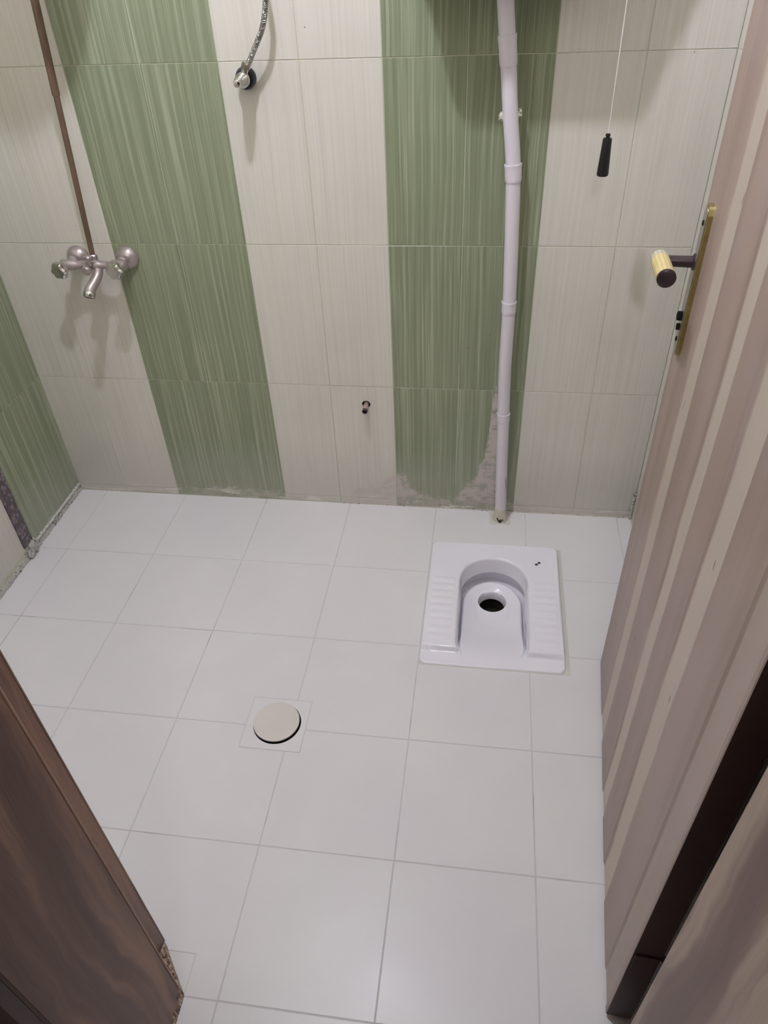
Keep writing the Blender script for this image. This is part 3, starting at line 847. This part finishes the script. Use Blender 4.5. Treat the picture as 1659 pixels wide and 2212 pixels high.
# riser
bm = bmesh.new(); r0 = Vector((-.002, -.052, .012)); r1 = Vector((-.7955-MX, -.052, 1.4785-MZ)); rd = (r1-r0)
lathe(bm, [(-.006, .011), (.0, .0125), (.012, .0125), (.015, .009)], r0, rd, 6); obj('riser_nut', bm, M['film'], mx)
L_ = rd.length; dd = rd.normalized()
bm = bmesh.new(); lathe(bm, [(.008, .0073), (.008+L_*.70, .0076)], r0, rd, 24); obj('riser_lower', bm, M['aged'], mx, smooth=True)
bm = bmesh.new(); m0 = r0+dd*(L_*.68); top = r0+dd*(L_*1.55)
bow = catmull([m0, r0+dd*(L_*1.0), top, top+Vector((.05, -.05, .06)), top+Vector((.12, -.15, .05)), top+Vector((.135, -.18, .0))], 10)
tube(bm, bow, .0096, 24); obj('riser_upper', bm, M['aged'], mx, smooth=True)
bm = bmesh.new(); lathe(bm, [(0, .012), (.012, .02), (.03, .085), (.045, .092), (.05, .088)], bow[-1], (0, -.05, -1), 40); obj('shower_head', bm, M['chrome'], mx, smooth=True)

# ------------------------------------------------------------------ door
HX, HY = .5595, -1.4727; FXX, FYY = .6297, -.6421
dl = math.hypot(FXX-HX, FYY-HY); da = math.atan2(FYY-HY, FXX-HX)
door = empty('door_1', (HX, HY, 0), da); tag(door, 'open brown wooden door with pale sanded vertical flutes', 'door', kind='structure')
# local: x along the leaf, +y = towards the room side we look at (left), -y = thickness
bm = bmesh.new(); TH = .044; prof = [0]
flutes = [(.622,.036), (.418,.029), (.242,.036), (.045,.028)]
pr = [(0.0, -.001), (.002, 0)]
for c, h in sorted(flutes):
    pr += [(c-h-.006, 0), (c-h+.001, -.0022), (c+h-.001, -.0022), (c+h+.006, 0)]
pr += [(dl-.002, 0), (dl, -.001)]
z0, z1 = .012, 2.02
A_ = [bm.verts.new((x, y, z0)) for x, y in pr]; B_ = [bm.verts.new((x, y, z1)) for x, y in pr]
C_ = [bm.verts.new((x, -TH, z0)) for x, y in pr]; D_ = [bm.verts.new((x, -TH, z1)) for x, y in pr]
for k in range(len(pr)-1):
    bm.faces.new((A_[k], A_[k+1], B_[k+1], B_[k])); bm.faces.new((C_[k], D_[k], D_[k+1], C_[k+1]))
    bm.faces.new((A_[k], C_[k], C_[k+1], A_[k+1])); bm.faces.new((B_[k], B_[k+1], D_[k+1], D_[k]))
fe = [bm.faces.new((A_[0], B_[0], D_[0], C_[0])), bm.faces.new((A_[-1], C_[-1], D_[-1], B_[-1]))]
for f_ in fe: f_.material_index = 1
leaf = obj('leaf', bm, M['door'], door); leaf.data.materials.append(M['edge'])
for v_ in (.25, 1.0, 1.75):
    bm = bmesh.new(); box(bm, -.0025, .0, -TH+.004, -.004, v_-.045, v_+.045); 
    lathe(bm, [(-.045, .006), (.045, .006)], (.001, -TH-.003, v_), (0,0,1), 16); obj('hinge', bm, M['edge'], door)
# handle set
hs_ = .772; zt, zb = 1.218, .955; ph = .0075
bm = bmesh.new(); outl = []
wv = .019
for k in range(13):
    a = PI*k/12; outl.append((hs_+wv*math.cos(a), zt-.022+.022*math.sin(a)**.8))
for k in range(13):
    a = PI+PI*k/12; outl.append((hs_+wv*math.cos(a), zb+.022+.022*math.sin(a) if math.sin(a) > 0 else zb+.022-.022*abs(math.sin(a))**.8))
n_ = len(outl); lo_ = [bm.verts.new((x, .0, z)) for x, z in outl]; hi_ = [bm.verts.new((x, ph, z)) for x, z in outl]
inn = [bm.verts.new((hs_+(x-hs_)*.82, ph+.001, (z-1.0865)*.97+1.0865)) for x, z in outl]
for k in range(n_):
    l = (k+1) % n_; bm.faces.new((lo_[k], lo_[l], hi_[l], hi_[k])); bm.faces.new((hi_[k], hi_[l], inn[l], inn[k]))
bm.faces.new(lo_); obj('back_plate', bm, M['brass'], door)
bm = bmesh.new(); f_ = [bm.verts.new((hs_+(x-hs_)*.82, ph+.0011, (z-1.0865)*.97+1.0865)) for x, z in outl]; bm.faces.new(f_)
r_ = bmesh.ops.extrude_face_region(bm, geom=list(bm.faces))
for v_ in [g_ for g_ in r_['geom'] if isinstance(g_, bmesh.types.BMVert)]: v_.co.y += .0008
obj('plate_face', bm, M['steel'], door)
for z in (zt-.03, zb+.03):
    bm = bmesh.new(); lathe(bm, [(0, .0048), (.0018, .0042), (.0026, .002)], (hs_, ph+.0015, z), (0,1,0), 14); obj('screw', bm, M['dark'], door, smooth=True)
bm = bmesh.new(); lathe(bm, [(0, .0085), (.008, .0082), (.009, .006)], (hs_, ph+.001, 1.028), (0,1,0), 20)
lathe(bm, [(0, .006), (.006, .0058)], (hs_, ph+.001, 1.008), (0,1,0), 16); obj('key_cylinder', bm, M['dark'], door, smooth=True)
hz = 1.124
bm = bmesh.new(); lathe(bm, [(0, .014), (.004, .0135), (.006, .0098), (.054, .0090), (.058, .0085)], (hs_, ph, hz), (0,1,0), 24); obj('lever_stem', bm, M['darksteel'], door, smooth=True)
# lever grip points back towards the hinge; slightly flattened, tape wrapped
gp = catmull([(0, .094, .0), (0, .088, .0), (0, .07, .0), (0, .04, .0), (0, .0, .0)], 6)
gr = bpy.data.objects.new('lever_grip', None)
bm = bmesh.new(); tube(bm, [tuple(p) for p in gp], lambda q: .0150*(.80+.2*min(1, q*4)), 26)
gmat = M['tape']
o = obj('taped_grip', bm, gmat, door, smooth=True); tag(o, 'lever grip wrapped in yellow dotted tape')
o.location = (hs_-.086, ph+.054, hz+.003); o.rotation_euler = (0, 0, -PI/2 + .05)
bm = bmesh.new(); lathe(bm, [(0, .0152), (.004, .0150), (.006, .0125)], (hs_-.085, ph+.054, hz+.003), (-1, -.03, -.02), 26); obj('grip_end', bm, M['darksteel'], door, smooth=True)

# ------------------------------------------------------------------ door frame
tr = empty('trim_1', (0, 0, 0)); tag(tr, 'brown brushed wooden door frame around the doorway', 'door frame', kind='structure')
def extrude_plan(name, pts, z0, z1, mat, parent, bev=0):
    bm = bmesh.new(); a = [bm.verts.new((x, y, z0)) for x, y in pts]; b = [bm.verts.new((x, y, z1)) for x, y in pts]
    for k in range(len(pts)):
        l = (k+1) % len(pts); bm.faces.new((a[k], a[l], b[l], b[k]))
    bm.faces.new(a); bm.faces.new(b)
    if bev:
        es = [e for e in bm.edges if abs(e.verts[0].co.z-e.verts[1].co.z) > .5]
        bmesh.ops.bevel(bm, geom=es, offset=bev, segments=3, affect='EDGES')
    return obj(name, bm, mat, parent, smooth=True, angle=30)
extrude_plan('jamb', [(-.40,-1.455), (-.295,-1.455), (-.295,-1.535), (-.234,-1.535), (-.234,-1.726), (-.40,-1.726)], .0, 2.04, M['jamb_shaded'], tr, .003)
extrude_plan('jamb', [(.70,-1.470), (.612,-1.482), (.612,-1.560), (.5455,-1.565), (.5455,-1.760), (.70,-1.760)], .0, 2.04, M['jamb'], tr, .003)
bm = bmesh.new(); box(bm, -.42, -.236, -1.746, -1.7265, 0, 2.08, .002); obj('shade_board', bm, M['edge'], tr)  # dark board added to stand in for shade on the hall side
bm = bmesh.new(); box(bm, -.40, .70, -1.726, -1.53, 2.04, 2.12, .003); obj('head_jamb', bm, M['jamb'], tr)
bm = bmesh.new(); box(bm, -.2356, -.2326, -1.5368, -1.5338, .03, 2.0, .0006, 1); obj('pale_edge', bm, plain('pale_edge_wood', (176,146,128), .5, var=.2, sc=30), tr)  # thin pale strip along the stop corner of the left jamb
bm = bmesh.new(); box(bm, -.2975, -.2945, -1.4575, -1.4545, .03, 2.0, .0006, 1); obj('pale_edge', bm, M['jamb'], tr)
# worn, splintered foot of the left jamb
bm = bmesh.new(); rnd = random.Random(4); line = [Vector((-.2975, -1.4585, 0)), Vector((-.2335, -1.5365, 0)), Vector((-.2335, -1.602, 0))]
prev = None; NS = 90; tot = sum((line[i+1]-line[i]).length for i in (0, 1)); hgt = .03
for i in range(NS+1):
    d = tot*i/NS; l0 = (line[1]-line[0]).length
    p = line[0].lerp(line[1], d/l0) if d <= l0 else line[1].lerp(line[2], (d-l0)/(tot-l0))
    n_ = Vector((.78, .63, 0)) if d < l0*.96 else Vector((1, -.0, 0))
    if rnd.random() < .35: hgt = rnd.uniform(.026, .052)*(1-.6*max(0, (d-l0)/(tot-l0)))
    j = rnd.uniform(.0002, .0011); h = max(.006, hgt+rnd.uniform(-.004, .004))
    cur = [bm.verts.new(q) for q in (p-n_*.002, p+n_*j*1.6, p+n_*j+Vector((0, 0, h*.8)), p-n_*.002+Vector((0, 0, h)))]
    if prev:
        for k in range(3): bm.faces.new((prev[k], cur[k], cur[k+1], prev[k+1]))
    prev = cur
tag(obj('splintered_foot', bm, M['raw'], tr), 'splintered pale wood at the foot of the left jamb')
extrude_plan('foot_filler', [(-.2965,-1.4575), (-.2335,-1.5335), (-.2950,-1.5345)], .0005, .034, M['raw'], tr)

# ------------------------------------------------------------------ ceiling lamp (source of the room light)
cl = empty('ceiling_lamp', (LAMP[0], LAMP[1], ZT)); tag(cl, 'bare bulb in a plain holder on the ceiling, above the view', 'lamp')
bm = bmesh.new(); lathe(bm, [(0, .045), (.008, .045), (.012, .022), (.040, .020)], (0,0,0), (0,0,-1), 28); obj('holder', bm, M['pvc'], cl, smooth=True)
R_B = .032
eb = NT('bulb_glow', .4); eb.color((1, 1, 1)); eb.b.inputs['Emission Color'].default_value = (*LAMP_COLOR, 1)
eb.b.inputs['Emission Strength'].default_value = LAMP_POWER/(math.pi*4*math.pi*R_B**2)
bm = bmesh.new(); bmesh.ops.create_uvsphere(bm, u_segments=32, v_segments=20, radius=R_B)
for v_ in bm.verts:
    v_.co.z = v_.co.z*1.05 + LAMP[2]-ZT
    if v_.co.z > LAMP[2]-ZT+.02: v_.co.z += .022
obj('bulb', bm, eb.m, cl, smooth=True)
